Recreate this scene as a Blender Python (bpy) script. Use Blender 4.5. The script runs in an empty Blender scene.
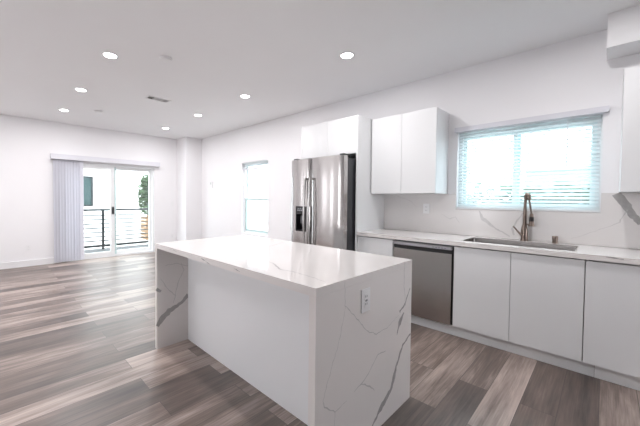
import bpy, bmesh, math, random
from mathutils import Matrix, Vector
random.seed(7)
PI = math.pi
SC = bpy.context.scene
COL = SC.collection

# ------------------------------------------------------------------ camera
F, YAW, PITCH, ROLL, HC = 308.03, math.radians(44.04), math.radians(1.54), math.radians(0.42), 1.307
fw = Vector((math.sin(YAW)*math.cos(PITCH), math.cos(YAW)*math.cos(PITCH), -math.sin(PITCH)))
r0 = Vector((math.cos(YAW), -math.sin(YAW), 0.0)); u0 = r0.cross(fw)
rt = r0*math.cos(ROLL) + u0*math.sin(ROLL); up = u0*math.cos(ROLL) - r0*math.sin(ROLL)
cam_data = bpy.data.cameras.new('camera')
cam_data.sensor_fit = 'HORIZONTAL'; cam_data.sensor_width = 36.0
cam_data.lens = 36.0*F/640.0
cam_data.shift_x = 32.55/640.0; cam_data.shift_y = -6.03/640.0
cam_data.clip_start = 0.02; cam_data.clip_end = 300
cam = bpy.data.objects.new('camera', cam_data); COL.objects.link(cam)
m = Matrix((rt, up, -fw)).transposed().to_4x4(); m.translation = Vector((0, 0, HC))
cam.matrix_world = m
SC.camera = cam

# ------------------------------------------------------------------ world, light, exposure
world = bpy.data.worlds.new('sky'); SC.world = world; world.use_nodes = True
wn = world.node_tree; wn.nodes.clear()
wo = wn.nodes.new('ShaderNodeOutputWorld'); wb = wn.nodes.new('ShaderNodeBackground')
wb.inputs['Color'].default_value = (0.975, 0.978, 1.0, 1); wb.inputs['Strength'].default_value = 5.6
wn.links.new(wb.outputs[0], wo.inputs[0])
LAMP_W = 9.5
LAMP_COL = (1.0, 0.972, 0.978)
SC.view_settings.view_transform = 'Standard'; SC.view_settings.look = 'None'
SC.view_settings.gamma = 1.0; SC.view_settings.use_curve_mapping = False
SC.view_settings.exposure = 0.42

# ------------------------------------------------------------------ materials
def mat(name, col, rough=0.5, metal=0.0, noise=None, emit=None, spec=None, coat=0.0):
    M = bpy.data.materials.new(name); M.use_nodes = True
    nt = M.node_tree; b = nt.nodes['Principled BSDF']
    b.inputs['Base Color'].default_value = (*col, 1); b.inputs['Roughness'].default_value = rough
    b.inputs['Metallic'].default_value = metal
    if spec is not None: b.inputs['Specular IOR Level'].default_value = spec
    if coat: b.inputs['Coat Weight'].default_value = coat; b.inputs['Coat Roughness'].default_value = 0.30
    if noise:                                            # (scale, amount): soft mottling of the own colour
        tc = nt.nodes.new('ShaderNodeTexCoord'); n = nt.nodes.new('ShaderNodeTexNoise')
        n.inputs['Scale'].default_value = noise[0]; n.inputs['Detail'].default_value = 4
        mx = nt.nodes.new('ShaderNodeMix'); mx.data_type = 'RGBA'
        a = noise[1]
        mx.inputs[6].default_value = (*[c*(1-a) for c in col], 1); mx.inputs[7].default_value = (*[min(1, c*(1+a)) for c in col], 1)
        nt.links.new(tc.outputs['Object'], n.inputs['Vector'])
        nt.links.new(n.outputs['Fac'], mx.inputs[0]); nt.links.new(mx.outputs[2], b.inputs['Base Color'])
    if emit:
        b.inputs['Emission Color'].default_value = (*emit[0], 1); b.inputs['Emission Strength'].default_value = emit[1]
    return M

def brushed(name, col, rough, axis, metal=1.0):
    """metal with fine brush lines along one axis"""
    M = mat(name, col, rough, metal); nt = M.node_tree; b = nt.nodes['Principled BSDF']
    tc = nt.nodes.new('ShaderNodeTexCoord'); mp = nt.nodes.new('ShaderNodeMapping')
    s = [160, 160, 160]; s[axis] = 1.5; mp.inputs['Scale'].default_value = s
    n = nt.nodes.new('ShaderNodeTexNoise'); n.inputs['Scale'].default_value = 1.0; n.inputs['Detail'].default_value = 2
    mr = nt.nodes.new('ShaderNodeMapRange'); mr.inputs[3].default_value = rough*0.9; mr.inputs[4].default_value = rough*1.1
    nt.links.new(tc.outputs['Object'], mp.inputs[0]); nt.links.new(mp.outputs[0], n.inputs['Vector'])
    nt.links.new(n.outputs['Fac'], mr.inputs[0]); nt.links.new(mr.outputs[0], b.inputs['Roughness'])
    return M

def glass(name, tint, gloss=0.08):
    M = bpy.data.materials.new(name); M.use_nodes = True; nt = M.node_tree; nt.nodes.clear()
    o = nt.nodes.new('ShaderNodeOutputMaterial'); t = nt.nodes.new('ShaderNodeBsdfTransparent'); g = nt.nodes.new('ShaderNodeBsdfGlossy')
    t.inputs[0].default_value = (*tint, 1); g.inputs['Roughness'].default_value = 0.02
    x = nt.nodes.new('ShaderNodeMixShader'); x.inputs[0].default_value = gloss
    nt.links.new(t.outputs[0], x.inputs[1]); nt.links.new(g.outputs[0], x.inputs[2]); nt.links.new(x.outputs[0], o.inputs[0])
    return M

def translucent(name, col, amt):
    M = mat(name, col, 0.5); nt = M.node_tree; b = nt.nodes['Principled BSDF']
    o = [n for n in nt.nodes if n.type == 'OUTPUT_MATERIAL'][0]
    t = nt.nodes.new('ShaderNodeBsdfTranslucent'); t.inputs[0].default_value = (*col, 1)
    x = nt.nodes.new('ShaderNodeMixShader'); x.inputs[0].default_value = amt
    nt.links.new(b.outputs[0], x.inputs[1]); nt.links.new(t.outputs[0], x.inputs[2]); nt.links.new(x.outputs[0], o.inputs[0])
    return M

def floor_mat():
    M = mat('wood_plank', (0.2, 0.17, 0.16), 0.33, spec=0.75, coat=0.18); nt = M.node_tree; b = nt.nodes['Principled BSDF']; L = nt.links.new
    tc = nt.nodes.new('ShaderNodeTexCoord')
    br = nt.nodes.new('ShaderNodeTexBrick'); br.offset = 0.37; br.offset_frequency = 2
    br.inputs['Scale'].default_value = 1.0; br.inputs['Brick Width'].default_value = 1.22; br.inputs['Row Height'].default_value = 0.178
    br.inputs['Mortar Size'].default_value = 0.0016; br.inputs['Mortar Smooth'].default_value = 0.2
    br.inputs['Color1'].default_value = (0, 0, 0, 1); br.inputs['Color2'].default_value = (1, 1, 1, 1); br.inputs['Mortar'].default_value = (0, 0, 0, 1)
    L(tc.outputs['Object'], br.inputs['Vector'])
    # grain: stretched along the boards, shifted per board
    cmb = nt.nodes.new('ShaderNodeVectorMath'); cmb.operation = 'MULTIPLY_ADD'
    cmb.inputs[1].default_value = (7, 3, 11)
    L(br.outputs['Color'], cmb.inputs[0]); L(tc.outputs['Object'], cmb.inputs[2])
    mp = nt.nodes.new('ShaderNodeMapping'); mp.inputs['Scale'].default_value = (1.3, 14, 1); L(cmb.outputs[0], mp.inputs[0])
    n1 = nt.nodes.new('ShaderNodeTexNoise'); n1.inputs['Scale'].default_value = 1.6; n1.inputs['Detail'].default_value = 7; n1.inputs['Roughness'].default_value = 0.62; n1.inputs['Distortion'].default_value = 0.6
    L(mp.outputs[0], n1.inputs['Vector'])
    mp2 = nt.nodes.new('ShaderNodeMapping'); mp2.inputs['Scale'].default_value = (0.9, 4, 1); L(cmb.outputs[0], mp2.inputs[0])
    n2 = nt.nodes.new('ShaderNodeTexNoise'); n2.inputs['Scale'].default_value = 1.4; n2.inputs['Detail'].default_value = 3; L(mp2.outputs[0], n2.inputs['Vector'])
    mp3 = nt.nodes.new('ShaderNodeMapping'); mp3.inputs['Scale'].default_value = (4, 110, 1); L(cmb.outputs[0], mp3.inputs[0])
    n3 = nt.nodes.new('ShaderNodeTexNoise'); n3.inputs['Scale'].default_value = 1.0; n3.inputs['Detail'].default_value = 3; L(mp3.outputs[0], n3.inputs['Vector'])
    def ma(op, a, bb):
        q = nt.nodes.new('ShaderNodeMath'); q.operation = op
        for i, v in enumerate((a, bb)):
            if hasattr(v, 'is_output'): L(v, q.inputs[i])
            else: q.inputs[i].default_value = v
        return q.outputs[0]
    bw = nt.nodes.new('ShaderNodeRGBToBW'); L(br.outputs['Color'], bw.inputs[0])
    s = ma('ADD', ma('MULTIPLY', bw.outputs[0], 0.42), ma('MULTIPLY', n1.outputs['Fac'], 0.65))
    s = ma('ADD', s, ma('MULTIPLY', n2.outputs['Fac'], 0.75)); s = ma('ADD', s, ma('MULTIPLY', n3.outputs['Fac'], 0.38))
    s = ma('SUBTRACT', s, 0.61)
    cr = nt.nodes.new('ShaderNodeValToRGB'); e = cr.color_ramp.elements
    e[0].position = 0.10; e[0].color = (0.036, 0.026, 0.022, 1)
    e[1].position = 0.86; e[1].color = (0.50, 0.405, 0.36, 1)
    k = cr.color_ramp.elements.new(0.48); k.color = (0.165, 0.122, 0.103, 1)
    L(s, cr.inputs[0])
    mx = nt.nodes.new('ShaderNodeMix'); mx.data_type = 'RGBA'; mx.inputs[7].default_value = (0.05, 0.04, 0.037, 1)
    L(br.outputs['Fac'], mx.inputs[0]); L(cr.outputs[0], mx.inputs[6]); L(mx.outputs[2], b.inputs['Base Color'])
    mr = nt.nodes.new('ShaderNodeMapRange'); mr.inputs[3].default_value = 0.30; mr.inputs[4].default_value = 0.48
    L(n1.outputs['Fac'], mr.inputs[0]); L(mr.outputs[0], b.inputs['Roughness'])
    bp = nt.nodes.new('ShaderNodeBump'); bp.inputs['Strength'].default_value = 0.12; bp.inputs['Distance'].default_value = 0.002
    L(n3.outputs['Fac'], bp.inputs['Height']); L(bp.outputs[0], b.inputs['Normal'])
    return M

MW = mat('white_wall_paint', (0.86, 0.855, 0.872), 0.6, noise=(3, 0.012))
MC = mat('white_ceiling_paint', (0.88, 0.88, 0.892), 0.8, noise=(3, 0.01))
MT = mat('white_trim_paint', (0.82, 0.82, 0.83), 0.4)
MF = floor_mat()
MCAB = mat('white_cabinet_lacquer', (0.805, 0.815, 0.825), 0.22)
MCARC = mat('white_cabinet_box', (0.74, 0.745, 0.76), 0.4)
MQ = mat('white_quartz', (0.80, 0.768, 0.752), 0.06, noise=(5, 0.025))
MQV = mat('grey_vein', (0.38, 0.37, 0.365), 0.15, noise=(40, 0.25))
MQF = mat('pale_grey_vein', (0.57, 0.555, 0.55), 0.15, noise=(40, 0.15))
MSV = brushed('brushed_steel', (0.55, 0.53, 0.52), 0.16, 2)
MSD = brushed('brushed_steel_door', (0.42, 0.385, 0.365), 0.24, 2)
MSH = brushed('steel_handle', (0.55, 0.54, 0.53), 0.2, 2)
MSINK = brushed('sink_steel', (0.30, 0.285, 0.275), 0.28, 1)
MNI = mat('brushed_bronze_nickel', (0.22, 0.175, 0.15), 0.28, 1.0)
MBK = mat('black_plastic', (0.014, 0.014, 0.016), 0.45)
MDG = mat('dark_grey_plastic', (0.12, 0.12, 0.13), 0.3)
MFS = mat('charcoal_painted_steel', (0.035, 0.036, 0.042), 0.35)
MPL = mat('white_plastic', (0.84, 0.84, 0.85), 0.3)
MPLG = mat('grey_slot', (0.22, 0.22, 0.24), 0.5)
MGL = glass('clear_glass', (0.95, 0.945, 0.955))
MGLC = glass('aqua_glass', (0.88, 0.98, 1.0))
MGLD = glass('door_glass', (0.94, 0.99, 0.99), 0.07)
MVIN = mat('white_vinyl', (0.83, 0.85, 0.86), 0.35)
MVINT2 = mat('pale_teal_vinyl', (0.55, 0.69, 0.69), 0.35)
MCTL = mat('grey_steel_strip', (0.42, 0.41, 0.43), 0.3, 0.5)
MVINT = mat('aqua_tinted_vinyl', (0.80, 0.89, 0.90), 0.35)
MSLAT = translucent('white_slat', (0.86, 0.895, 0.905), 0.55)
MVANE = translucent('lilac_white_vane', (0.80, 0.80, 0.86), 0.15)
MVAL = mat('lilac_white_valance', (0.70, 0.70, 0.75), 0.45)
MLENS = mat('lamp_lens', (0.9, 0.9, 0.9), 0.4, emit=((1, 0.985, 0.97), 14.0))
MEXT = mat('white_stucco', (0.82, 0.82, 0.83), 0.9, noise=(8, 0.03))
MEXTG = mat('pale_blue_siding', (0.30, 0.39, 0.44), 0.9, noise=(2, 0.05))
MRAIL = mat('charcoal_rail', (0.016, 0.02, 0.022), 0.5)
MCONC = mat('pale_concrete', (0.55, 0.55, 0.54), 0.9, noise=(3, 0.08))
MDECK = mat('grey_deck', (0.10, 0.105, 0.11), 0.8, noise=(4, 0.1))
MLEAF = translucent('leaf_green', (0.10, 0.17, 0.085), 0.35)
MLEAF2 = translucent('leaf_pale_green', (0.11, 0.17, 0.10), 0.4)
MBARK = mat('bark', (0.16, 0.12, 0.09), 0.9, noise=(12, 0.3))
MWOOD = mat('honey_wood', (0.25, 0.15, 0.08), 0.7, noise=(9, 0.2))
MTEAL = mat('teal_glass', (0.03, 0.06, 0.062), 0.1)

# ------------------------------------------------------------------ helpers
def box(bm, lo, hi, mi=0):
    vs = [bm.verts.new((x, y, z)) for x in (lo[0], hi[0]) for y in (lo[1], hi[1]) for z in (lo[2], hi[2])]
    for f in ((0, 1, 3, 2), (4, 6, 7, 5), (0, 4, 5, 1), (2, 3, 7, 6), (0, 2, 6, 4), (1, 5, 7, 3)):
        bm.faces.new([vs[i] for i in f]).material_index = mi
    return vs
def prism(bm, pts, ax, a, b, mi=0):
    """polygon of 2-D points swept from a to b along axis ax"""
    def P(p, t):
        q = list(p); q.insert(ax, t); return q
    A = [bm.verts.new(P(p, a)) for p in pts]; B = [bm.verts.new(P(p, b)) for p in pts]; n = len(pts)
    bm.faces.new(A).material_index = mi; bm.faces.new(B[::-1]).material_index = mi
    for i in range(n): bm.faces.new((A[i], B[i], B[(i+1) % n], A[(i+1) % n])).material_index = mi
def tube(bm, path, rad, seg=12, mi=0):
    """round tube along a list of points, radius a number or one per point"""
    pts = [Vector(p) for p in path]; n = len(pts)
    rads = rad if isinstance(rad, (list, tuple)) else [rad]*n
    rings = []; ref = None
    for i, p in enumerate(pts):
        t = (pts[min(i+1, n-1)] - pts[max(i-1, 0)]).normalized()
        if ref is None: ref = t.orthogonal().normalized()
        ref = (ref - t*ref.dot(t)).normalized(); s = t.cross(ref)
        rings.append([bm.verts.new(p + (ref*math.cos(2*PI*k/seg) + s*math.sin(2*PI*k/seg))*rads[i]) for k in range(seg)])
    for a, b in zip(rings, rings[1:]):
        for k in range(seg): bm.faces.new((a[k], a[(k+1) % seg], b[(k+1) % seg], b[k])).material_index = mi
    bm.faces.new(rings[0][::-1]).material_index = mi; bm.faces.new(rings[-1]).material_index = mi
def lathe(bm, prof, c, seg=24, mi=0):
    """profile of (radius, z) spun about a vertical axis through c"""
    rings = [[bm.verts.new((c[0]+r*math.cos(2*PI*k/seg), c[1]+r*math.sin(2*PI*k/seg), c[2]+z)) for k in range(seg)] for r, z in prof]
    for a, b in zip(rings, rings[1:]):
        for k in range(seg): bm.faces.new((a[k], a[(k+1) % seg], b[(k+1) % seg], b[k])).material_index = mi
    bm.faces.new(rings[0][::-1]).material_index = mi; bm.faces.new(rings[-1]).material_index = mi
def obj(name, bm, mats, parent=None, bevel=0.0, smooth=False):
    if bevel:
        es = [e for e in bm.edges if len(e.link_faces) == 2 and e.calc_face_angle(0) > 0.6]
        bmesh.ops.bevel(bm, geom=es, offset=bevel, segments=2, affect='EDGES', profile=0.6, clamp_overlap=True)
    bmesh.ops.recalc_face_normals(bm, faces=bm.faces)
    me = bpy.data.meshes.new(name); bm.to_mesh(me); bm.free()
    for mm in (mats if isinstance(mats, (list, tuple)) else [mats]): me.materials.append(mm)
    if smooth:
        for p in me.polygons: p.use_smooth = True
        me.set_sharp_from_angle(angle=math.radians(40))
    o = bpy.data.objects.new(name, me); COL.objects.link(o)
    if parent:
        o.parent = parent
        if not parent.parent: o.matrix_parent_inverse = Matrix.Translation(-Vector(parent.location))
    return o
def bx(name, lo, hi, mats, parent=None, bevel=0.0):
    bm = bmesh.new(); box(bm, lo, hi); return obj(name, bm, mats, parent, bevel)
def tag(o, label, cat=None, group=None, kind=None):
    o['label'] = label
    if cat: o['category'] = cat
    if group: o['group'] = group
    if kind: o['kind'] = kind
    return o
def thing(name, label, cat, loc=(0, 0, 0), group=None, kind=None):
    o = bpy.data.objects.new(name, None); COL.objects.link(o); o.location = loc; o.empty_display_size = 0.1
    return tag(o, label, cat, group, kind)
def struct(o, label, cat): return tag(o, label, cat, None, 'structure')
def ribbon(bm, pts, w, plane, off, mi):
    """a vein laid in the stone's surface: crooked strip of varying width on a flat face. plane = (axis, value, side)"""
    ax, val, side = plane; rnd = random.Random(int(1000*abs(pts[0][0]+pts[0][1])))
    P = []; W = []
    for i in range(len(pts)-1):
        a, b = Vector(pts[i]), Vector(pts[i+1]); L = (b-a).length; n = max(2, int(L/0.018))
        for k in range(n):
            t = k/n; d = (b-a).normalized(); nn = Vector((-d.y, d.x))
            j = 0 if (k == 0 and i == 0) else rnd.uniform(-1, 1)*min(0.004, L*0.05)
            P.append(a.lerp(b, t) + nn*j); W.append((w[i]*(1-t)+w[i+1]*t)*(rnd.uniform(0.6, 1.2)*0.85 if w[i] < 0.03 else rnd.uniform(0.85, 1.05)))
    P.append(Vector(pts[-1])); W.append(w[-1])
    prev = None
    for i, p in enumerate(P):
        d = (P[min(i+1, len(P)-1)] - P[max(i-1, 0)]).normalized(); nn = Vector((-d.y, d.x))
        vs = []
        for s in (1, -1):
            q = p + nn*s*W[i]*0.5; q = [q.x, q.y]; q.insert(ax, val + side*off); vs.append(bm.verts.new(q))
        if prev:
            f = bm.faces.new((prev[0], prev[1], vs[1], vs[0])); f.material_index = mi
        prev = vs
VEINS = []
def V(face, pts, w, dark): VEINS.append((face, pts, w, dark))
V('end',[(1.508, 0.046), (1.601, 0.108), (1.713, 0.161), (1.755, 0.224), (1.781, 0.282), (1.864, 0.39), (1.975, 0.426)],[0.018, 0.040, 0.030, 0.038, 0.024, 0.024, 0.012],1)
V('end',[(1.785, 0.475), (1.817, 0.542), (1.874, 0.593)],[0.004, 0.045, 0.01],1)
V('end',[(1.814, 0.611), (1.885, 0.641), (1.956, 0.733)],[0.02, 0.016, 0.01],1)
V('end',[(1.874, 0.921), (1.867, 0.778), (1.897, 0.632)],[0.006, 0.009, 0.006],0)
V('end',[(1.236, 0.907), (1.238, 0.789), (1.342, 0.697), (1.449, 0.597), (1.54, 0.558), (1.663, 0.559), (1.803, 0.595)],[0.003, 0.006, 0.005, 0.006, 0.006, 0.004, 0.002],0)
V('end',[(1.245, 0.783), (1.195, 0.63), (1.13, 0.507), (1.075, 0.388), (1.088, 0.358), (1.167, 0.293), (1.267, 0.304)],[0.003, 0.004, 0.004, 0.004, 0.007, 0.005, 0.002],0)
V('end',[(1.167, 0.293), (1.162, 0.23)],[0.004, 0.003],0)
V('end',[(1.647, 0.425), (1.558, 0.436), (1.477, 0.373), (1.392, 0.336), (1.327, 0.322)],[0.007, 0.007, 0.005, 0.008, 0.003],0)
V('end',[(1.392, 0.336), (1.479, 0.287), (1.526, 0.243)],[0.008, 0.008, 0.003],0)
V('inner',[(1.022, 0.201), (1.06, 0.251), (1.128, 0.309), (1.199, 0.338), (1.26, 0.371), (1.305, 0.416)],[0.03, 0.05, 0.05, 0.03, 0.03, 0.04],1)
V('inner',[(1.015, 0.526), (1.054, 0.496)],[0.03, 0.02],1)
V('inner',[(1.05, 0.609), (1.117, 0.506), (1.182, 0.435), (1.163, 0.369)],[0.004, 0.006, 0.008, 0.005],0)
V('inner',[(1.182, 0.435), (1.211, 0.557), (1.265, 0.654), (1.236, 0.722)],[0.006, 0.005, 0.006, 0.004],0)
V('inner',[(1.095, 0.714), (1.188, 0.724), (1.305, 0.683)],[0.004, 0.005, 0.006],0)
V('top',[(1.133, 0.907), (1.158, 1.039), (1.167, 1.162), (1.15, 1.244), (1.191, 1.316), (1.232, 1.397)],[0.004, 0.008, 0.008, 0.010, 0.014, 0.008],0)
V('top',[(1.261, 1.548), (1.232, 1.397), (1.15, 1.244)],[0.002, 0.006, 0.005],0)
V('top',[(1.606, 1.904), (1.72, 1.936), (1.987, 2.051)],[0.004, 0.008, 0.004],0)
V('top',[(1.231, 2.487), (1.471, 2.547), (1.666, 2.582)],[0.004, 0.01, 0.004],0)
V('bs',[(0.945, 1.19), (0.914, 1.107), (0.864, 1.07), (0.807, 1.02), (0.738, 0.98), (0.67, 0.941)],[0.014, 0.04, 0.034, 0.018, 0.018, 0.01],0)
V('bs',[(0.566, 1.187), (0.622, 1.091), (0.651, 1.019), (0.637, 0.957)],[0.008, 0.024, 0.028, 0.014],0)
V('bs',[(-0.125, 1.234), (-0.083, 1.132), (-0.021, 1.088), (0.092, 1.025), (0.213, 0.961)],[0.006, 0.009, 0.004, 0.004, 0.002],0)
V('bs',[(-0.058, 1.368), (-0.076, 1.335), (-0.11, 1.283), (-0.151, 1.201), (-0.202, 1.122)],[0.055, 0.06, 0.06, 0.05, 0.04],1)
V('bs',[(1.874, 1.348), (1.78, 1.321), (1.697, 1.286), (1.625, 1.208)],[0.008, 0.004, 0.006, 0.002],0)
V('bs',[(1.334, 1.142), (1.241, 1.089), (1.182, 1.116), (1.139, 1.046)],[0.002, 0.006, 0.006, 0.003],0)
V('edge',[(-0.009, 0.909), (-0.048, 0.908), (-0.096, 0.903)],[0.004, 0.012, 0.004],1)
def lay(bm, face, plane):
    for f, pts, w, dark in VEINS:
        if f == face: ribbon(bm, pts, w, plane, 0.0006, 1 if dark else 2)
QM = [MQ, MQV, MQF]

# ------------------------------------------------------------------ the setting
XW, YF, ZC = 3.81, 7.524, 2.773
XL, YB = -1.7, -3.4
TH = 0.16
def wall(name, ax, val, out, u0, u1, holes, label):
    """wall slab with openings; ax = axis of its normal, u = the other horizontal axis"""
    bm = bmesh.new(); lo, hi = (val, val+TH*out) if out > 0 else (val-TH, val)
    us = sorted({u0, u1, *[h[0] for h in holes], *[h[1] for h in holes]})
    zs = sorted({0.0, ZC, *[h[2] for h in holes], *[h[3] for h in holes]})
    for a, b in zip(us, us[1:]):
        z = 0.0
        for c, d in zip(zs, zs[1:]):
            if any(h[0] <= a and b <= h[1] and h[2] <= c and d <= h[3] for h in holes): continue
            if ax == 0: box(bm, (lo, a, c), (hi, b, d))
            else: box(bm, (a, lo, c), (b, hi, d))
    bmesh.ops.remove_doubles(bm, verts=bm.verts, dist=1e-5)
    # drop the faces shared by neighbouring blocks
    seen = {}
    for f in bm.faces: seen.setdefault(frozenset(v.index for v in f.verts), []).append(f)
    bm.verts.index_update(); seen = {}
    for f in bm.faces: seen.setdefault(frozenset(v.index for v in f.verts), []).append(f)
    bmesh.ops.delete(bm, geom=[f for fs in seen.values() if len(fs) > 1 for f in fs], context='FACES')
    return struct(obj(name, bm, MW), label, 'wall')
W1 = (0.035, 1.181, 1.207, 2.062)        # window over the sink (y0, y1, z0, z1)
W2 = (4.472, 5.322, 0.585, 2.045)        # tall window further along the same wall
D1 = (1.02, 2.845, 0.0, 2.02)            # sliding door opening (x0, x1, z0, z1)
struct(bx('floor', (XL-TH, YB-TH, -0.12), (XW+TH, YF+TH, 0.0), MF), 'grey-brown wood plank floor of the whole room', 'floor')
struct(bx('ceiling', (XL-TH, YB-TH, ZC), (XW+TH, YF+TH, ZC+0.15), MC), 'flat white ceiling with recessed lights', 'ceiling')
wall('wall_right', 0, XW, 1, YB-TH, YF+TH, [W1, W2], 'long white wall behind the sink counter and refrigerator')
wall('wall_far', 1, YF, 1, XL-TH, XW, [D1], 'white wall at the far end holding the sliding door')
wall('wall_left', 0, XL, -1, YB-TH, YF+TH, [(1.9, 3.0, 0.5, 2.1), (4.75, 5.15, 0.5, 2.1), (6.0, 6.35, 0.5, 2.1)], 'white wall to the left of the room')  # openings for the added windows that let fill daylight in
wall('wall_back', 1, YB, -1, XL, XW, [(1.4, 3.2, 0.9, 2.1)], 'white wall behind the camera')  # opening for the added fill window behind the camera
struct(bx('wall_corner', (3.393, 7.025, 0.0), (XW, YF, ZC), MW), 'white boxed-out pier in the far right corner', 'wall')
struct(bx('trim_1', (3.505, YB, 2.511), (XW, 0.026, ZC), MC), 'white boxed soffit under the ceiling at upper right', 'soffit')
def skirting(name, lo, hi, label): struct(bx(name, lo, hi, MT, None, 0.004), label, 'baseboard')
skirting('baseboard_far', (XL, YF-0.014, 0.0), (D1[0]-0.004, YF, 0.117), 'white baseboard along the far wall left of the sliding door')
skirting('baseboard_right', (XW-0.014, 3.05, 0.0), (XW, 7.01, 0.117), 'white baseboard along the sink wall past the refrigerator')
skirting('baseboard_left', (XL, -0.5, 0.0), (XL+0.014, YF-0.02, 0.117), 'white baseboard along the left wall')

# window over the sink: vinyl horizontal slider
def frame_bm(ax, val0, val1, u0, u1, z0, z1, w, wb=None):
    bm = bmesh.new(); wb = wb or w
    def b(a, c, d, e):
        if ax == 0: box(bm, (val0, a, d), (val1, c, e))
        else: box(bm, (a, val0, d), (c, val1, e))
    b(u0, u0+w, z0, z1); b(u1-w, u1, z0, z1); b(u0+w, u1-w, z0, z0+wb); b(u0+w, u1-w, z1-w, z1)
    return bm
def pane_bm(ax, v, u0, u1, z0, z1):
    bm = bmesh.new()
    if ax == 0: box(bm, (v-0.003, u0, z0), (v+0.003, u1, z1))
    else: box(bm, (u0, v-0.003, z0), (u1, v+0.003, z1))
    return bm
w1 = thing('window_1', 'wide white slider window over the kitchen sink', 'window', (XW+0.1, 0.6, 1.207), kind='structure')
y0, y1, z0, z1 = W1
obj('window_frame', frame_bm(0, XW+0.06, XW+0.14, y0, y1, z0, z1, 0.035), MVIN, w1)
ym = 0.648
s1 = obj('sash', frame_bm(0, XW+0.075, XW+0.10, y0+0.035, ym+0.03, z0+0.035, z1-0.035, 0.035), MVINT, w1)
s2 = obj('sash', frame_bm(0, XW+0.105, XW+0.13, ym-0.03, y1-0.035, z0+0.035, z1-0.035, 0.035), MVINT, w1)
obj('pane', pane_bm(0, XW+0.0875, y0+0.07, ym-0.005, z0+0.07, z1-0.07), MGLC, s1)
obj('pane', pane_bm(0, XW+0.1175, ym+0.005, y1-0.07, z0+0.07, z1-0.07), MGLC, s2)
bx('sill', (XW-0.012, y0+0.001, z0+0.001), (XW+0.059, y1-0.001, z0+0.02), MVIN, w1)
# tall window: single hung
w2 = thing('window_2', 'tall narrow single-hung window between refrigerator and far corner', 'window', (XW+0.1, 4.9, 0.585), kind='structure')
y0, y1, z0, z1 = W2; zm = 1.29
obj('window_frame', frame_bm(0, XW+0.05, XW+0.14, y0, y1, z0, z1, 0.04), MVIN, w2)
s1 = obj('sash', frame_bm(0, XW+0.065, XW+0.095, y0+0.04, y1-0.04, z0+0.04, zm+0.02, 0.045), MVINT2, w2)
s2 = obj('sash', frame_bm(0, XW+0.1, XW+0.13, y0+0.04, y1-0.04, zm-0.02, z1-0.04, 0.03), MVINT2, w2)
obj('pane', pane_bm(0, XW+0.08, y0+0.085, y1-0.085, z0+0.085, zm-0.025), MGLC, s1)
obj('pane', pane_bm(0, XW+0.115, y0+0.07, y1-0.07, zm+0.01, z1-0.07), MGL, s2)
# sliding door
d1 = thing('door_1', 'white-framed sliding glass door to the balcony', 'door', (1.93, YF+0.08, 0), kind='structure')
x0, x1, z0, z1 = D1
bm = frame_bm(1, YF+0.02, YF+0.14, x0, x1, z0, z1, 0.04); obj('door_frame', bm, MVIN, d1)
p1 = obj('sliding_panel', frame_bm(1, YF+0.03, YF+0.07, x0+0.04, 1.985, 0.04, z1-0.04, 0.08), MVIN, d1)
p2 = obj('fixed_panel', frame_bm(1, YF+0.085, YF+0.125, 1.93, x1-0.04, 0.04, z1-0.04, 0.06, 0.08), MVIN, d1)
bx('stile', (1.987, YF+0.074, 0.045), (2.03, YF+0.084, z1-0.045), MVINT2, p2)
obj('pane', pane_bm(1, YF+0.05, x0+0.12, 1.905, 0.12, z1-0.12), MGLD, p1)
obj('pane', pane_bm(1, YF+0.105, 1.99, x1-0.10, 0.12, z1-0.10), MGLD, p2)
bm = bmesh.new(); box(bm, (1.93, YF-0.01, 0.94), (1.965, YF+0.03, 1.10)); box(bm, (1.936, YF-0.028, 0.97), (1.952, YF-0.01, 1.07))
tag(obj('handle', bm, MBK, p1, 0.004), 'black door pull')
for nm, a, b, lab in (('added_window_6', 1.9, 3.0, 'wide unseen window added in the left wall, level with the island, to brighten its back panel'), ('added_window_3', 4.75, 5.15, 'narrow unseen window added in the left wall, nearer the camera, for streaks in the refrigerator'), ('added_window_5', 6.0, 6.35, 'narrow unseen window added in the left wall, nearer the far wall, for streaks in the refrigerator')):  # added out of view: daylight for island panel and floor, streaks on refrigerator
    w3 = thing(nm, lab, 'window', (XL-0.1, (a+b)/2, 0.5), kind='structure')
    obj('window_frame', frame_bm(0, XL-0.14, XL-0.06, a, b, 0.5, 2.1, 0.05), MVIN, w3)
    obj('pane', pane_bm(0, XL-0.1, a+0.05, b-0.05, 0.55, 2.05), MGL, w3)
w4 = thing('added_window_4', 'wide unseen window added behind the camera to fill the room with daylight', 'window', (2.3, YB-0.1, 0.9), kind='structure')  # added out of view as soft daylight fill from behind
obj('window_frame', frame_bm(1, YB-0.14, YB-0.06, 1.4, 3.2, 0.9, 2.1, 0.05), MVIN, w4)
obj('pane', pane_bm(1, YB-0.1, 1.45, 3.15, 0.95, 2.05), MGL, w4)

# ------------------------------------------------------------------ kitchen island
XI0, XI1, YI0, YI1, D, T, H = 1.021, 1.98, 0.872, 2.698, 0.282, 0.04, 0.915
isl = thing('kitchen_island', 'white veined quartz waterfall island standing on the wood floor', 'kitchen island', (1.5, 1.8, 0))
bm = bmesh.new(); box(bm, (XI0, YI0, H-T), (XI1, YI1, H)); lay(bm, 'top', (2, H, 1))
for yy, zz, w in ((1.86, 0.897, 0.03), (1.80, 0.884, 0.02), (1.47, 0.893, 0.02), (2.3, 0.9, 0.012)):
    ribbon(bm, [(yy-0.03, zz-0.004), (yy, zz), (yy+0.03, zz+0.004)], [0.002, w*0.4, 0.002], (0, XI0, -1), 0.0006, 1)
obj('worktop', bm, QM, isl)
bm = bmesh.new(); box(bm, (XI0, YI0, 0), (XI1, YI0+T, H-T-0.0005)); lay(bm, 'end', (1, YI0, -1)); obj('waterfall_panel', bm, QM, isl)
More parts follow.
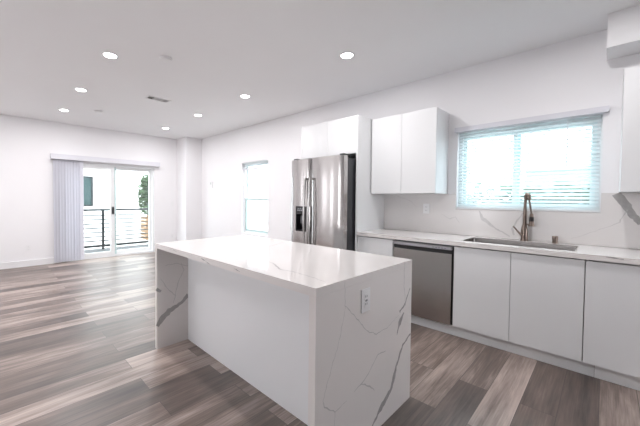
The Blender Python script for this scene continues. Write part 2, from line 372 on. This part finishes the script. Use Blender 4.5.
bm = bmesh.new(); box(bm, (XI0, YI1-T, 0), (XI1, YI1, H-T-0.0005)); lay(bm, 'inner', (1, YI1-T, -1)); obj('waterfall_panel', bm, QM, isl)
tag(bx('cabinet_body', (XI0+D+0.018, YI0+T+0.001, 0.0), (XI1-0.02, YI1-T-0.001, H-T-0.001), MCARC, isl), 'white cabinet box')
tag(bx('back_panel', (XI0+D, YI0+T+0.001, 0.0), (XI0+D+0.017, YI1-T-0.001, H-T-0.001), MCAB, isl), 'glossy white back panel under the overhang')
def outlet(parent, ax, side, u, val, z, w=0.072, h=0.118, rot=False, gang='outlet'):
    """cover plate standing 6 mm off a wall face, with two sockets or a rocker; returns plate"""
    def b(bm, u0, u1, za, zb, d0, d1):
        a, c = sorted((val+side*d0, val+side*d1))
        if ax == 0: box(bm, (a, u0, za), (c, u1, zb))
        else: box(bm, (u0, a, za), (u1, c, zb))
    bm = bmesh.new(); b(bm, u-w/2, u+w/2, z-h/2, z+h/2, 0.0, 0.006); pl = obj('cover_plate', bm, MPL, parent, 0.002)
    if gang == 'outlet':
        for dz in (0.02, -0.02):
            bm = bmesh.new(); b(bm, u-0.017, u+0.017, z+dz-0.015, z+dz+0.015, 0.006, 0.008); obj('socket', bm, MPL, pl, 0.001)
            bm = bmesh.new()
            for du in (-0.007, 0.007): b(bm, u+du-0.0015, u+du+0.0015, z+dz-0.006, z+dz+0.006, 0.008, 0.0086)
            o = obj('slot', bm, MPLG, pl)
    else:
        bm = bmesh.new(); b(bm, u-0.017, u+0.017, z-0.034, z+0.034, 0.006, 0.009); obj('rocker', bm, MPL, pl, 0.001)
    return pl
bm = bmesh.new(); box(bm, (1.378, YI0-0.006, 0.715), (1.460, YI0, 0.835)); pl = obj('electrical_outlet', bm, MPL, isl, 0.002); tag(pl, 'white outlet cover on the island end')
for dz in (0.02, -0.02):
    bm = bmesh.new(); box(bm, (1.400, YI0-0.008, 0.775+dz-0.016), (1.438, YI0-0.006, 0.775+dz+0.016)); obj('socket', bm, MPL, pl, 0.001)
bm = bmesh.new()
for dz in (0.024, -0.016):
    for du in (-0.008, 0.006): box(bm, (1.419+du-0.002, YI0-0.0086, 0.775+dz-0.007), (1.419+du+0.002, YI0-0.008, 0.775+dz+0.004))
box(bm, (1.409, YI0-0.0088, 0.770), (1.429, YI0-0.008, 0.780)); obj('slot', bm, MPLG, pl)

# ------------------------------------------------------------------ sink wall: base units
XC = 3.17; XB = XW-0.002
YP = 2.063; YE = -0.82
def base_unit(label, ya, yb, doors, group=None):
    t = thing('base_cabinet', label, 'kitchen cabinet', (3.45, (ya+yb)/2, 0.1), group)
    bm = bmesh.new()
    box(bm, (XC+0.02, ya+0.001, 0.101), (XB, ya+0.018, 0.872)); box(bm, (XC+0.02, yb-0.018, 0.101), (XB, yb-0.001, 0.872))
    box(bm, (XC+0.02, ya+0.018, 0.101), (XB, yb-0.018, 0.119)); box(bm, (XB-0.012, ya+0.018, 0.119), (XB, yb-0.018, 0.872))
    obj('carcass', bm, MCARC, t)
    for a, b in doors: bx('door', (XC, a+0.0018, 0.102), (XC+0.019, b-0.0018, 0.864), MCAB, t, 0.0015)
    return t
base_unit('narrow white base cabinet between dishwasher and refrigerator end panel', 1.612, YP-0.002, [(1.612, YP-0.002)])
base_unit('white handleless sink base cabinet with two doors, right of the dishwasher', 0.097, 0.995, [(0.55, 0.995), (0.097, 0.55)])
base_unit('white base cabinet at the right edge, next after the sink cabinet', -0.80, 0.095, [(-0.355, 0.095), (-0.80, -0.355)])
tag(bx('toe_kick', (3.205, 0.032, 0.0), (3.223, YP-0.002, 0.098), MCAB, None, 0.001), 'white plinth board under the dishwasher and sink cabinet', 'plinth')
tag(bx('toe_kick', (3.205, -0.80, 0.0), (3.223, 0.030, 0.098), MCAB, None, 0.001), 'white plinth board under the rightmost base cabinet', 'plinth')

# worktop with the sink cut-out
SX0, SX1, SY0, SY1 = 3.262, 3.672, 0.155, 0.965
bm = bmesh.new(); a, b = 0.875, 0.915
box(bm, (3.152, YE, a), (SX0, YP-0.001, b)); box(bm, (SX1, YE, a), (XB, YP-0.001, b))
box(bm, (SX0, YE, a), (SX1, SY0, b)); box(bm, (SX0, SY1, a), (SX1, YP-0.001, b))
lay(bm, 'edge', (0, 3.152, -1))
for yy, w in ((1.62, .010), (1.72, .008), (1.35, .008), (0.72, .006), (0.4, .006), (1.98, .014)):
    ribbon(bm, [(yy-0.06, 0.897), (yy, 0.903), (yy+0.05, 0.905)], [0.002, w, 0.002], (0, 3.152, -1), 0.0006, 2)
tag(obj('countertop', bm, QM), 'long white quartz countertop along the sink wall', 'countertop')

# backsplash: stone slab, cut round the window
XS = XW-0.016
bm = bmesh.new(); zt = 1.376
box(bm, (XS, W1[1]+0.004, 0.917), (XB, YP-0.001, zt)); box(bm, (XS, W1[0]-0.004, 0.917), (XB, W1[1]+0.004, 1.203)); box(bm, (XS, YE, 0.917), (XB, W1[0]-0.004, zt))
lay(bm, 'bs', (0, XS, -1))
tag(obj('backsplash', bm, [mat('backsplash_quartz', (0.73, 0.71, 0.70), 0.16, noise=(5, 0.03)), MQV, MQF]), 'pale grey veined stone backsplash between counter and wall cabinets', 'backsplash')

# undermount sink
t = thing('kitchen_sink', 'long stainless steel single-bowl sink set into the counter', 'sink', (3.46, 0.55, 0.70))
bm = bmesh.new(); g = 0.0012
def ring(x0, x1, y0, y1, z, r=0.02, n=4):
    pts = []
    for cx, cy, a0 in ((x1-r, y1-r, 0), (x0+r, y1-r, 90), (x0+r, y0+r, 180), (x1-r, y0+r, 270)):
        for k in range(n+1):
            a = math.radians(a0+90*k/n); pts.append(bm.verts.new((cx+r*math.cos(a), cy+r*math.sin(a), z)))
    return pts
rr = [ring(SX0+g, SX1-g, SY0+g, SY1-g, 0.9145), ring(SX0+0.006, SX1-0.006, SY0+0.006, SY1-0.006, 0.9145, 0.018), ring(SX0+0.008, SX1-0.008, SY0+0.008, SY1-0.008, 0.905, 0.018), ring(SX0+0.012, SX1-0.012, SY0+0.012, SY1-0.012, 0.715, 0.018), ring(SX0+0.03, SX1-0.03, SY0+0.03, SY1-0.03, 0.70, 0.02)]
for A, B in zip(rr, rr[1:]):
    for k in range(len(A)): bm.faces.new((A[k], A[(k+1) % len(A)], B[(k+1) % len(B)], B[k]))
bm.faces.new(rr[-1]); obj('basin', bm, MSINK, t, smooth=True)
bm = bmesh.new(); lathe(bm, [(0.055, 0.0), (0.055, 0.003), (0.045, 0.004), (0.040, 0.001), (0.012, 0.001)], (3.52, 0.55, 0.7002)); obj('drain', bm, MSV, t, smooth=True)

# faucet
fx, fy = 3.735, 0.545; Q = Vector((-0.30, -0.95, 0)).normalized()
t = thing('kitchen_faucet', 'tall bronze-nickel pull-down faucet rising behind the sink', 'faucet', (fx, fy, H))
bm = bmesh.new(); lathe(bm, [(0.033, 0.0005), (0.033, 0.007), (0.029, 0.012), (0.028, 0.03), (0.0285, 0.10), (0.024, 0.125), (0.019, 0.15), (0.018, 0.155)], (fx, fy, H)); obj('body', bm, MNI, t, smooth=True)
def fp(s, z): return (fx+Q.x*s*0.62, fy+Q.y*s*0.62, H+z)
bm = bmesh.new(); tube(bm, [fp(0, 0.155), fp(0, 0.26), fp(0.0, 0.36), fp(0.004, 0.39), fp(0.012, 0.42)], [0.0165, 0.0145, 0.012, 0.0125, 0.0135]); obj('riser', bm, MNI, t, smooth=True)
bm = bmesh.new(); tube(bm, [fp(0.008, 0.405), fp(0.010, 0.437), fp(0.026, 0.454), fp(0.044, 0.442), fp(0.052, 0.41), fp(0.054, 0.395)], [0.016, 0.019, 0.020, 0.020, 0.019, 0.016]); obj('spout_arch', bm, MNI, t, smooth=True)
bm = bmesh.new(); path = [fp(0.054+0.036*k/12, 0.398-0.138*k/12) for k in range(13)]; tube(bm, path, 0.008)
for k in range(26):
    p = Vector(fp(0.054+0.036*k/26, 0.398-0.138*k/26)); lathe(bm, [(0.0085, -0.0015), (0.0105, 0), (0.0085, 0.0015)], p, 10)
tag(obj('spring_hose', bm, MNI, t, smooth=True), 'thin coiled spring hose')
bm = bmesh.new(); p = fp(0.092, 0.145)
lathe(bm, [(0.024, 0.0), (0.025, 0.006), (0.020, 0.03), (0.0175, 0.06), (0.0165, 0.10), (0.013, 0.122)], p); sh = obj('spray_head', bm, MNI, t, smooth=True)
bm = bmesh.new(); lathe(bm, [(0.0182, 0.045), (0.0190, 0.05), (0.0185, 0.085), (0.0176, 0.09)], p); tag(obj('grip', bm, MBK, sh, smooth=True), 'black rubber grip')
bm = bmesh.new(); tube(bm, [fp(0.008, 0.165), fp(0.05, 0.160), fp(0.078, 0.157)], 0.007); obj('holder_arm', bm, MNI, t, smooth=True)
bm = bmesh.new(); lv = Vector((-0.75, 0.66, 0)).normalized()
tube(bm, [(fx, fy, H+0.055), (fx+lv.x*0.035, fy+lv.y*0.035, H+0.06), (fx+lv.x*0.055, fy+lv.y*0.055, H+0.08), (fx+lv.x*0.115, fy+lv.y*0.115, H+0.142)], [0.013, 0.012, 0.009, 0.006]); obj('lever', bm, MNI, t, smooth=True)
# air gap cap
t = thing('air_gap_cap', 'small bronze cylinder cap on the counter right of the faucet', 'air gap', (3.735, 0.318, H))
bm = bmesh.new(); lathe(bm, [(0.024, 0.0005), (0.024, 0.006), (0.0205, 0.008), (0.0205, 0.034)], (3.735, 0.318, H)); obj('base', bm, MNI, t, smooth=True)
bm = bmesh.new(); lathe(bm, [(0.0225, 0.0345), (0.0225, 0.062), (0.020, 0.066), (0.006, 0.0665)], (3.735, 0.318, H)); obj('cap', bm, MNI, t, smooth=True)

# dishwasher
ya, yb = 0.999, 1.606
t = thing('dishwasher', 'stainless steel dishwasher built in under the counter', 'dishwasher', (3.4, 1.3, 0.1))
bx('tub', (3.20, ya+0.004, 0.101), (3.78, yb-0.004, 0.868), MDG, t)
def bulge(y, y0, y1, x, b): return x - b*(1-((2*(y-(y0+y1)/2)/(y1-y0))**2))
bm = bmesh.new(); n = 16; ys = [ya+0.012+(yb-ya-0.018)*k/n for k in range(n+1)]
prism(bm, [(3.199, ys[0])] + [(bulge(y, ys[0], ys[-1], 3.161, 0.013), y) for y in ys] + [(3.199, ys[-1])], 2, 0.103, 0.788)
obj('door_panel', bm, MSD, t, 0.003, smooth=True)
bm = bmesh.new(); box(bm, (3.172, ya+0.012, 0.790), (3.199, yb-0.006, 0.826)); tag(obj('handle_recess', bm, MBK, t), 'black pocket handle')
bm = bmesh.new(); box(bm, (3.152, ya+0.012, 0.827), (3.199, yb-0.006, 0.857)); cp = obj('control_panel', bm, MCTL, t, 0.003)
bm = bmesh.new()
for k in range(5): box(bm, (3.1512, 1.06+0.028*k, 0.836), (3.152, 1.075+0.028*k, 0.842))
obj('button', bm, MDG, cp)
bm = bmesh.new(); box(bm, (3.18, ya+0.0015, 0.103), (3.198, ya+0.010, 0.866)); obj('side_trim', bm, MBK, t)

# wall cabinets
def wall_unit(name, label, ya, yb, z0, z1, xf, doors, cat='wall cabinet', gap=0.004):
    t = thing(name, label, cat, (XB-0.1, (ya+yb)/2, z0))
    bm = bmesh.new()
    box(bm, (xf+0.019+gap, ya, z0), (XB, ya+0.018, z1)); box(bm, (xf+0.019+gap, yb-0.018, z0), (XB, yb, z1))
    box(bm, (xf+0.019+gap, ya+0.018, z0), (XB, yb-0.018, z0+0.018)); box(bm, (xf+0.019+gap, ya+0.018, z1-0.018), (XB, yb-0.018, z1))
    box(bm, (XB-0.01, ya+0.018, z0+0.018), (XB, yb-0.018, z1-0.018))
    obj('carcass', bm, MCARC, t)
    for a, b in doors: bx('door', (xf, a+0.0015, z0+0.001), (xf+0.019, b-0.0015, z1-0.001), MCAB, t, 0.0015)
    return t
wall_unit('wall_cabinet', 'white two-door wall cabinet between refrigerator and sink window', 1.277, 2.050, 1.378, 2.298, 3.44, [(1.663, 2.050), (1.277, 1.663)])
wall_unit('wall_cabinet', 'white wall cabinet cut by the right edge, under the soffit', -0.87, -0.072, 1.378, 2.30, 3.43, [(-0.47, -0.072), (-0.87, -0.47)], gap=0.012)
# refrigerator housing
tag(bx('refrigerator_end_panel', (3.147, YP, 0.0), (XB, YP+0.02, 2.307), MCAB, None, 0.001), 'tall white end panel right of the refrigerator', 'cabinet panel')
tag(bx('refrigerator_end_panel', (3.147, 2.962, 0.0), (XB, 2.982, 2.307), MCAB, None, 0.001), 'tall white end panel left of the refrigerator', 'cabinet panel')
wall_unit('refrigerator_cabinet', 'white two-door cabinet above the refrigerator', YP+0.0215, 2.9605, 1.86, 2.305, 3.147, [(2.52, 2.9605), (YP+0.0215, 2.52)], 'wall cabinet')

# refrigerator: side by side
fr = thing('refrigerator', 'stainless side-by-side refrigerator with dispenser in the left door', 'refrigerator', (3.3, 2.5, 0))
F0, F1, FS = 2.098, 2.952, 2.602
bm = bmesh.new(); box(bm, (3.005, F0+0.006, 0.03), (3.72, F1-0.006, 1.79)); tag(obj('body', bm, MFS, fr, 0.004), 'charcoal side and body')
for yy in (F0+0.08, F1-0.08): bx('foot', (3.05, yy-0.02, 0.0), (3.09, yy+0.02, 0.03), MBK, fr)
bx('kick_grille', (3.0, F0+0.01, 0.032), (3.0045, F1-0.01, 0.072), MBK, fr)
for yy in (F0+0.05, F1-0.05): bx('hinge_cover', (2.95, yy-0.03, 1.822), (3.06, yy+0.03, 1.838), MBK, fr, 0.003)
def dx(y, y0, y1): 
    s = abs(2*(y-(y0+y1)/2)/(y1-y0)); return 2.918 - 0.026*(1-s**2.6) + (0.012 if s > 0.985 else 0)
def door_part(bm, y0, y1, z0, z1, D0, D1, back=2.998):
    ys = [y0+(y1-y0)*k/14 for k in range(15)]
    prism(bm, [(back, y0)] + [(dx(y, D0, D1), y) for y in ys] + [(back, y1)], 2, z0, z1)
bm = bmesh.new(); door_part(bm, F0, FS-0.003, 0.075, 1.815, F0, FS-0.003); obj('door', bm, MSV, fr, 0.004, True)
L0, L1 = FS+0.003, F1; h0, h1, hz0, hz1 = 2.655, 2.835, 0.885, 1.21
bm = bmesh.new()
door_part(bm, L0, L1, 0.075, hz0, L0, L1); door_part(bm, L0, L1, hz1, 1.815, L0, L1)
door_part(bm, L0, h0, hz0, hz1, L0, L1); door_part(bm, h1, L1, hz0, hz1, L0, L1)
dl = obj('door', bm, MSV, fr, 0, True); tag(dl, 'left steel door with dispenser')
bm = bmesh.new(); xq = 2.893
box(bm, (2.99, h0+0.001, hz0+0.001), (2.997, h1-0.001, hz1-0.001))
box(bm, (xq, h0+0.001, hz0+0.001), (2.99, h0+0.012, hz1-0.001)); box(bm, (xq, h1-0.012, hz0+0.001), (2.99, h1-0.001, hz1-0.001))
box(bm, (xq, h0+0.012, hz1-0.10), (2.99, h1-0.012, hz1-0.001)); box(bm, (xq, h0+0.012, hz0+0.001), (2.99, h1-0.012, hz0+0.015))
dp = obj('dispenser', bm, MBK, dl); tag(dp, 'black water and ice dispenser')
bm = bmesh.new()
for k in range(4): box(bm, (xq-0.001, h0+0.03+0.033*k, hz1-0.06), (xq, h0+0.048+0.033*k, hz1-0.045))
for k in range(3): box(bm, (xq-0.001, h0+0.04+0.04*k, hz1-0.035), (xq, h0+0.065+0.04*k, hz1-0.028))
obj('control_icon', bm, mat('grey_icon', (0.45, 0.47, 0.50), 0.4), dp)
bm = bmesh.new(); box(bm, (2.93, 2.715, hz0+0.10), (2.945, 2.78, hz0+0.20)); obj('paddle', bm, MDG, dp)
for yy, par in ((FS-0.038, fr), (FS+0.038, fr)):
    bm = bmesh.new(); path = []
    for k in range(25):
        s = k/24; z = 0.62+0.95*s; path.append((2.868-0.032*math.sin(PI*s)**0.8, yy, z))
    tube(bm, path, 0.0135, 12)
    for z in (0.63, 1.56): tube(bm, [(2.905, yy, z), (2.866, yy, z)], 0.014, 12)
    obj('handle', bm, MSH, fr, 0, True)

# ------------------------------------------------------------------ blinds
t = thing('window_blind', 'white horizontal slat blind over the sink window', 'window blind', (XW, 0.6, 2.06))
y0, y1, z0, z1 = W1
bm = bmesh.new(); box(bm, (XW-0.052, 0.000, 2.062), (XW-0.004, 1.200, 2.112)); tag(obj('headrail', bm, MVAL, t, 0.005), 'white valance rail')
bm = bmesh.new(); n = 24
for k in range(n):
    z = 2.043-(2.043-1.262)*k/(n-1); a = math.radians(40); w = 0.0178
    for i in range(4):     # gently crowned slat
        s0, s1 = -1+0.5*i, -0.5+0.5*i
        c = lambda s: (XW+0.028+w*s*math.cos(a), z+w*s*math.sin(a)+0.0012*(1-s*s))
        (xa, za), (xb, zb) = c(s0), c(s1)
        vs = [bm.verts.new(p) for p in ((xa, y0+0.012, za), (xb, y0+0.012, zb), (xb, y1-0.012, zb), (xa, y1-0.012, za))]
        bm.faces.new(vs)
bmesh.ops.remove_doubles(bm, verts=bm.verts, dist=1e-6)
bmesh.ops.solidify(bm, geom=bm.faces[:], thickness=0.0006)
obj('slats', bm, MSLAT, t)
bx('bottom_rail', (XW+0.016, y0+0.012, 1.229), (XW+0.040, y1-0.012, 1.247), MSLAT, t, 0.003)
for yy in (y0+0.12, (y0+y1)/2, y1-0.12):
    bm = bmesh.new(); tube(bm, [(XW+0.014, yy, 1.24), (XW+0.014, yy, 2.06)], 0.0008, 6); obj('ladder_cord', bm, MPL, t)
bm = bmesh.new(); tube(bm, [(XW-0.006, 0.26, 1.62), (XW-0.006, 0.26, 2.06)], 0.003, 8); obj('tilt_wand', bm, MPL, t)
t = thing('window_blind', 'white blind drawn fully up in the tall narrow window', 'window blind', (XW, 4.9, 2.0))
y0, y1 = W2[0], W2[1]
bx('headrail', (XW+0.004, y0+0.004, 2.018), (XW+0.046, y1-0.004, 2.043), MSLAT, t, 0.003)
bm = bmesh.new()
for k in range(5): box(bm, (XW+0.010, y0+0.01, 1.930+0.018*k), (XW+0.040, y1-0.01, 1.9315+0.018*k))
obj('slats', bm, MSLAT, t)
bx('bottom_rail', (XW+0.008, y0+0.008, 1.890), (XW+0.042, y1-0.008, 1.918), MVAL, t, 0.003)
t = thing('vertical_blind', 'lilac-white vertical vane blind drawn aside left of the sliding door', 'vertical blind', (1.9, YF-0.06, 2.0))
bm = bmesh.new(); box(bm, (0.855, YF-0.115, 2.045), (2.935, YF-0.100, 2.145)); box(bm, (0.855, YF-0.100, 2.130), (2.935, YF-0.004, 2.145))
box(bm, (0.855, YF-0.100, 2.045), (0.865, YF-0.004, 2.130)); box(bm, (2.925, YF-0.100, 2.045), (2.935, YF-0.004, 2.130)); obj('valance', bm, MVAL, t, 0.003)
bx('track', (0.88, YF-0.075, 2.085), (2.91, YF-0.035, 2.118), MVIN, t)
for k in range(10):
    xx = 0.925+0.0485*k; bm = bmesh.new(); a = math.radians(38 + random.uniform(-6, 6)); pts = []
    for i in range(7):
        s = -1+i/3.0; px = s*0.043; py = 0.006*(1-s*s); pts.append((xx+px*math.cos(a)-py*math.sin(a), YF-0.055+px*math.sin(a)*0.85+py*math.cos(a)))
    back = [(p[0]+0.0012, p[1]+0.0012) for p in pts[::-1]]
    prism(bm, pts+back, 2, 0.025, 2.08); obj('vane', bm, MVANE, t)

# ------------------------------------------------------------------ ceiling fittings
def downlight(x, y, label):
    t = thing('recessed_downlight', label, 'ceiling light', (x, y, ZC), 'recessed ceiling downlights')
    bm = bmesh.new(); lathe(bm, [(0.074, -0.0005), (0.074, -0.003), (0.070, -0.007), (0.059, -0.007), (0.058, -0.002)], (x, y, ZC), 32); obj('trim_ring', bm, MPL, t, smooth=True)
    bm = bmesh.new(); lathe(bm, [(0.0575, -0.008), (0.045, -0.0105), (0.01, -0.011)], (x, y, ZC), 32); obj('lens', bm, MLENS, t, smooth=True)
    ld = bpy.data.lights.new('downlight_lamp', 'AREA'); ld.shape = 'DISK'; ld.size = 0.11; ld.energy = LAMP_W; ld.color = LAMP_COL
    lo = bpy.data.objects.new('downlight_lamp', ld); COL.objects.link(lo); lo.parent = t; lo.location = (0, 0, -0.016)
downlight(0.912, 3.589, 'lit recessed downlight nearest the camera in the left row')
downlight(0.915, 5.009, 'lit recessed downlight in the middle of the left row')
downlight(0.921, 6.386, 'lit recessed downlight of the left row nearest the sliding door')
downlight(2.635, 1.869, 'lit recessed downlight above the island, nearest of the right row')
downlight(2.651, 3.633, 'lit recessed downlight second nearest in the right row, before the tall window')
downlight(2.667, 5.048, 'lit recessed downlight third along the right row')
downlight(2.678, 6.473, 'lit recessed downlight of the right row farthest away, near the corner pier')
downlight(2.64, 0.11, 'lit recessed downlight in front of the sink window, above the picture')
downlight(0.912, 1.85, 'lit recessed downlight left of the island, above the picture')
downlight(-0.82, 3.589, 'unseen recessed downlight of a leftmost row added to brighten the room, nearest the camera')  # this row is added out of view to light island panel and left floor
downlight(-0.82, 5.009, 'unseen recessed downlight of a leftmost row added to brighten the room, between two others')
downlight(-0.82, 6.386, 'unseen recessed downlight of a leftmost row added to brighten the room, nearest the far wall')
def detector(x, y, r, label):
    t = thing('smoke_detector', label, 'smoke detector', (x, y, ZC))
    bm = bmesh.new(); lathe(bm, [(r, -0.0005), (r, -0.008), (r*0.95, -0.012)], (x, y, ZC), 28); obj('base', bm, MPL, t, smooth=True)
    bm = bmesh.new(); lathe(bm, [(r*0.86, -0.0125), (r*0.86, -0.026), (r*0.7, -0.034), (r*0.2, -0.036)], (x, y, ZC), 28); obj('cover', bm, MPL, t, smooth=True)
detector(1.351, 3.246, 0.062, 'round white smoke detector on the ceiling, nearer the camera')
detector(1.351, 6.034, 0.062, 'small round white detector on the ceiling, near the sliding door')
t = thing('ceiling_vent', 'white rectangular louvred air vent in the ceiling', 'air vent', (1.83, 4.67, ZC))
bm = frame_bm(0, 0, 1, 0, 1, 0, 1, 0.1); bm.free(); bm = bmesh.new()
vx0, vx1, vy0, vy1 = 1.655, 1.985, 4.59, 4.74; fwid = 0.018
for lo, hi in (((vx0, vy0), (vx1, vy0+fwid)), ((vx0, vy1-fwid), (vx1, vy1)), ((vx0, vy0+fwid), (vx0+fwid, vy1-fwid)), ((vx1-fwid, vy0+fwid), (vx1, vy1-fwid)), ((vx0+0.10, vy0+fwid), (vx0+0.112, vy1-fwid)), ((vx0+0.21, vy0+fwid), (vx0+0.222, vy1-fwid))):
    box(bm, (*lo, ZC-0.008), (*hi, ZC-0.0005))
obj('frame', bm, MPL, t)
bx('duct_opening', (vx0+fwid, vy0+fwid, ZC-0.0012), (vx1-fwid, vy1-fwid, ZC-0.0004), MBK, t)
bm = bmesh.new()
for k in range(9): 
    yy = vy0+fwid+0.006+0.0122*k
    for xa, xb, s in ((vx0+fwid, vx0+0.10, -1), (vx0+0.112, vx0+0.21, 1), (vx0+0.222, vx1-fwid, 1)):
        vs = [bm.verts.new(p) for p in ((xa, yy, ZC-0.002), (xb, yy, ZC-0.002), (xb, yy+0.009*s, ZC-0.0075), (xa, yy+0.009*s, ZC-0.0075))]
        bm.faces.new(vs)
bmesh.ops.solidify(bm, geom=bm.faces[:], thickness=0.0006); obj('louvres', bm, MPL, t)

# ------------------------------------------------------------------ wall fittings
t = thing('wall_outlet', 'white outlet low on the far wall left of the vertical blind', 'outlet', (0.513, YF, 0.345)); outlet(t, 1, -1, 0.513, YF-0.0005, 0.345)
t = thing('wall_outlet', 'white outlet low on the far wall right of the sliding door', 'outlet', (3.25, YF, 0.36)); outlet(t, 1, -1, 3.27, YF-0.0005, 0.36)
t = thing('light_switch', 'white light switch on the far wall right of the sliding door', 'light switch', (3.25, YF, 1.15)); outlet(t, 1, -1, 3.27, YF-0.0005, 1.153, gang='switch')
t = thing('wall_outlet', 'white outlet on the stone backsplash below the wall cabinet', 'outlet', (XS, 1.507, 1.2)); outlet(t, 0, -1, 1.507, XS-0.0008, 1.2)
t = thing('thermostat', 'small white thermostat on the sink wall near the far corner', 'thermostat', (XW, 6.5, 1.6))
bx('housing', (XW-0.022, 6.50, 1.55), (XW-0.0005, 6.60, 1.70), MPL, t, 0.004); bx('display', (XW-0.0228, 6.52, 1.63), (XW-0.0222, 6.58, 1.68), mat('pale_display', (0.6, 0.64, 0.62), 0.3), t)

# ------------------------------------------------------------------ outside
struct(bx('floor_outside', (-40, -30, -0.3), (60, 60, -0.16), MCONC), 'pale paved ground outside', 'ground')
struct(bx('floor_balcony', (-1.5, YF+TH+0.002, -0.14), (5.2, 9.1, -0.02), MDECK), 'grey balcony deck outside the sliding door', 'balcony floor')
YR = 8.924
t = thing('balcony_railing', 'charcoal metal balcony railing with thin horizontal bars', 'railing', (2.0, YR, -0.02))
for xx in (-1.2, 0.43, 2.075, 3.72, 5.1): bx('post', (xx-0.025, YR-0.025, -0.019), (xx+0.025, YR+0.025, 0.964), MRAIL, t)
bx('top_rail', (-1.3, YR-0.025, 0.965), (5.18, YR+0.025, 1.012), MRAIL, t)
bx('bottom_rail', (-1.3, YR-0.018, 0.045), (5.18, YR+0.018, 0.10), MRAIL, t)
for k in range(7):
    z = 0.205+0.108*k; bm = bmesh.new(); box(bm, (-1.3, YR-0.040, z-0.013), (5.18, YR-0.026, z+0.013)); obj('bar', bm, MRAIL, t)
b1 = thing('neighbouring_building', 'white stucco building across from the balcony with one dark window', 'building', (0, 12.5, -0.16))
bx('wall', (-4, 12.5, -0.16), (4.1, 19, 7.5), MEXT, b1)
q = obj('window', frame_bm(1, 12.44, 12.499, 1.75, 2.6, 1.0, 2.03, 0.05), MRAIL, b1)
bx('pane', (1.80, 12.47, 1.05), (2.55, 12.499, 1.98), MTEAL, q)
# slatted wooden planter beyond the railing
t = thing('wooden_planter', 'honey-coloured slatted wooden planter box beyond the balcony railing', 'planter', (4.4, 11.2, -0.16))
bm = bmesh.new()
for k in range(7):
    z = -0.14+0.115*k; box(bm, (3.86, 11.0, z), (4.85, 11.03, z+0.095)); box(bm, (3.86, 11.03, z), (3.89, 11.5, z+0.095))
obj('slats', bm, MWOOD, t)
for xx in (3.895, 4.80): bx('corner_post', (xx, 11.031, -0.16), (xx+0.05, 11.08, 0.69), MWOOD, t)
def foliage(bm, blobs, n, size, rnd):
    for _ in range(n):
        c, r = rnd.choice(blobs)
        d = Vector((rnd.gauss(0, 1), rnd.gauss(0, 1), rnd.gauss(0, 1))).normalized()*(rnd.random()**0.4)
        p = Vector(c)+Vector((d.x*r[0], d.y*r[1], d.z*r[2])); q = Matrix.Rotation(rnd.uniform(0, 2*PI), 3, 'Z') @ Matrix.Rotation(rnd.uniform(-1.2, 1.2), 3, 'X'); s = size*rnd.uniform(0.6, 1.3)
        vs = [bm.verts.new(p + q @ Vector(v)*s) for v in ((-1, 0, 0), (0, -0.45, 0.08), (1, 0, 0), (0, 0.45, 0.08))]
        bm.faces.new(vs)
def tree(name, label, x, y, h, blobs, n, size, m, seed):
    t = thing(name, label, 'tree', (x, y, -0.16)); rnd = random.Random(seed)
    bm = bmesh.new(); tube(bm, [(x, y, -0.16), (x+0.05, y, h*0.4), (x-0.03, y+0.05, h*0.75)], [0.11, 0.08, 0.04], 10)
    for a in (0.4, 2.3, 4.4): tube(bm, [(x+0.03, y, h*0.45), (x+0.6*math.cos(a), y+0.6*math.sin(a), h*0.75)], [0.05, 0.02], 8)
    obj('trunk', bm, MBARK, t)
    bm = bmesh.new(); foliage(bm, blobs, n, size, rnd); obj('crown', bm, m, t)
tree('leafy_tree', 'leafy green tree seen through the right pane of the sliding door', 5.6, 15.6, 2.4, [((5.55, 15.6, 1.3), (0.62, 0.6, 0.85)), ((6.1, 15.6, 1.2), (0.7, 0.7, 0.9)), ((5.65, 15.5, 2.0), (0.45, 0.5, 0.5)), ((6.3, 15.6, 2.2), (0.5, 0.5, 0.6))], 5200, 0.10, MLEAF, 3)
# beyond the sink window
t = thing('garden_hedge', 'green hedge outside the sink window, seen through the blind', 'hedge', (10, 2, -0.16)); rnd = random.Random(5)
bm = bmesh.new(); foliage(bm, [((10, -2+0.55*k, 0.9+0.05*(k % 3)), (0.45, 0.45, 0.82)) for k in range(14)], 7500, 0.11, rnd); obj('leaves', bm, MLEAF2, t)
bm = bmesh.new()
for k in range(14): tube(bm, [(10, -2+0.55*k, -0.16), (10, -2+0.55*k, 0.9)], [0.03, 0.015], 6)
obj('stems', bm, MBARK, t)
tag(bx('garden_wall', (8.9, -4, -0.16), (9.05, 7, 1.22), MEXT), 'low white garden wall outside the sink window', 'garden wall')
t = thing('neighbouring_house', 'pale blue house beyond the hedge outside the sink window', 'house', (16, 0, -0.16))
bx('wall', (15, -3.0, -0.16), (20, 2.2, 2.5), MEXTG, t)
bm = bmesh.new(); prism(bm, [(14.7, 2.5), (20.3, 2.5), (17.5, 3.7)], 1, -3.2, 2.4); obj('roof', bm, mat('pale_slate', (0.42, 0.50, 0.56), 0.9, noise=(3, 0.1)), t)
t = thing('distant_building', 'white building faintly seen through the tall narrow window', 'building', (13, 14, -0.16))
bx('wall', (12, 9, -0.16), (18, 20, 5.5), MEXT, t)
for yy in (11.2, 18.2): 
    q = obj('window', frame_bm(0, 11.95, 11.999, yy, yy+1.1, 2.0, 3.2, 0.06), MVIN, t); bx('pane', (11.97, yy+0.06, 2.06), (11.999, yy+1.04, 3.14), MTEAL, q)
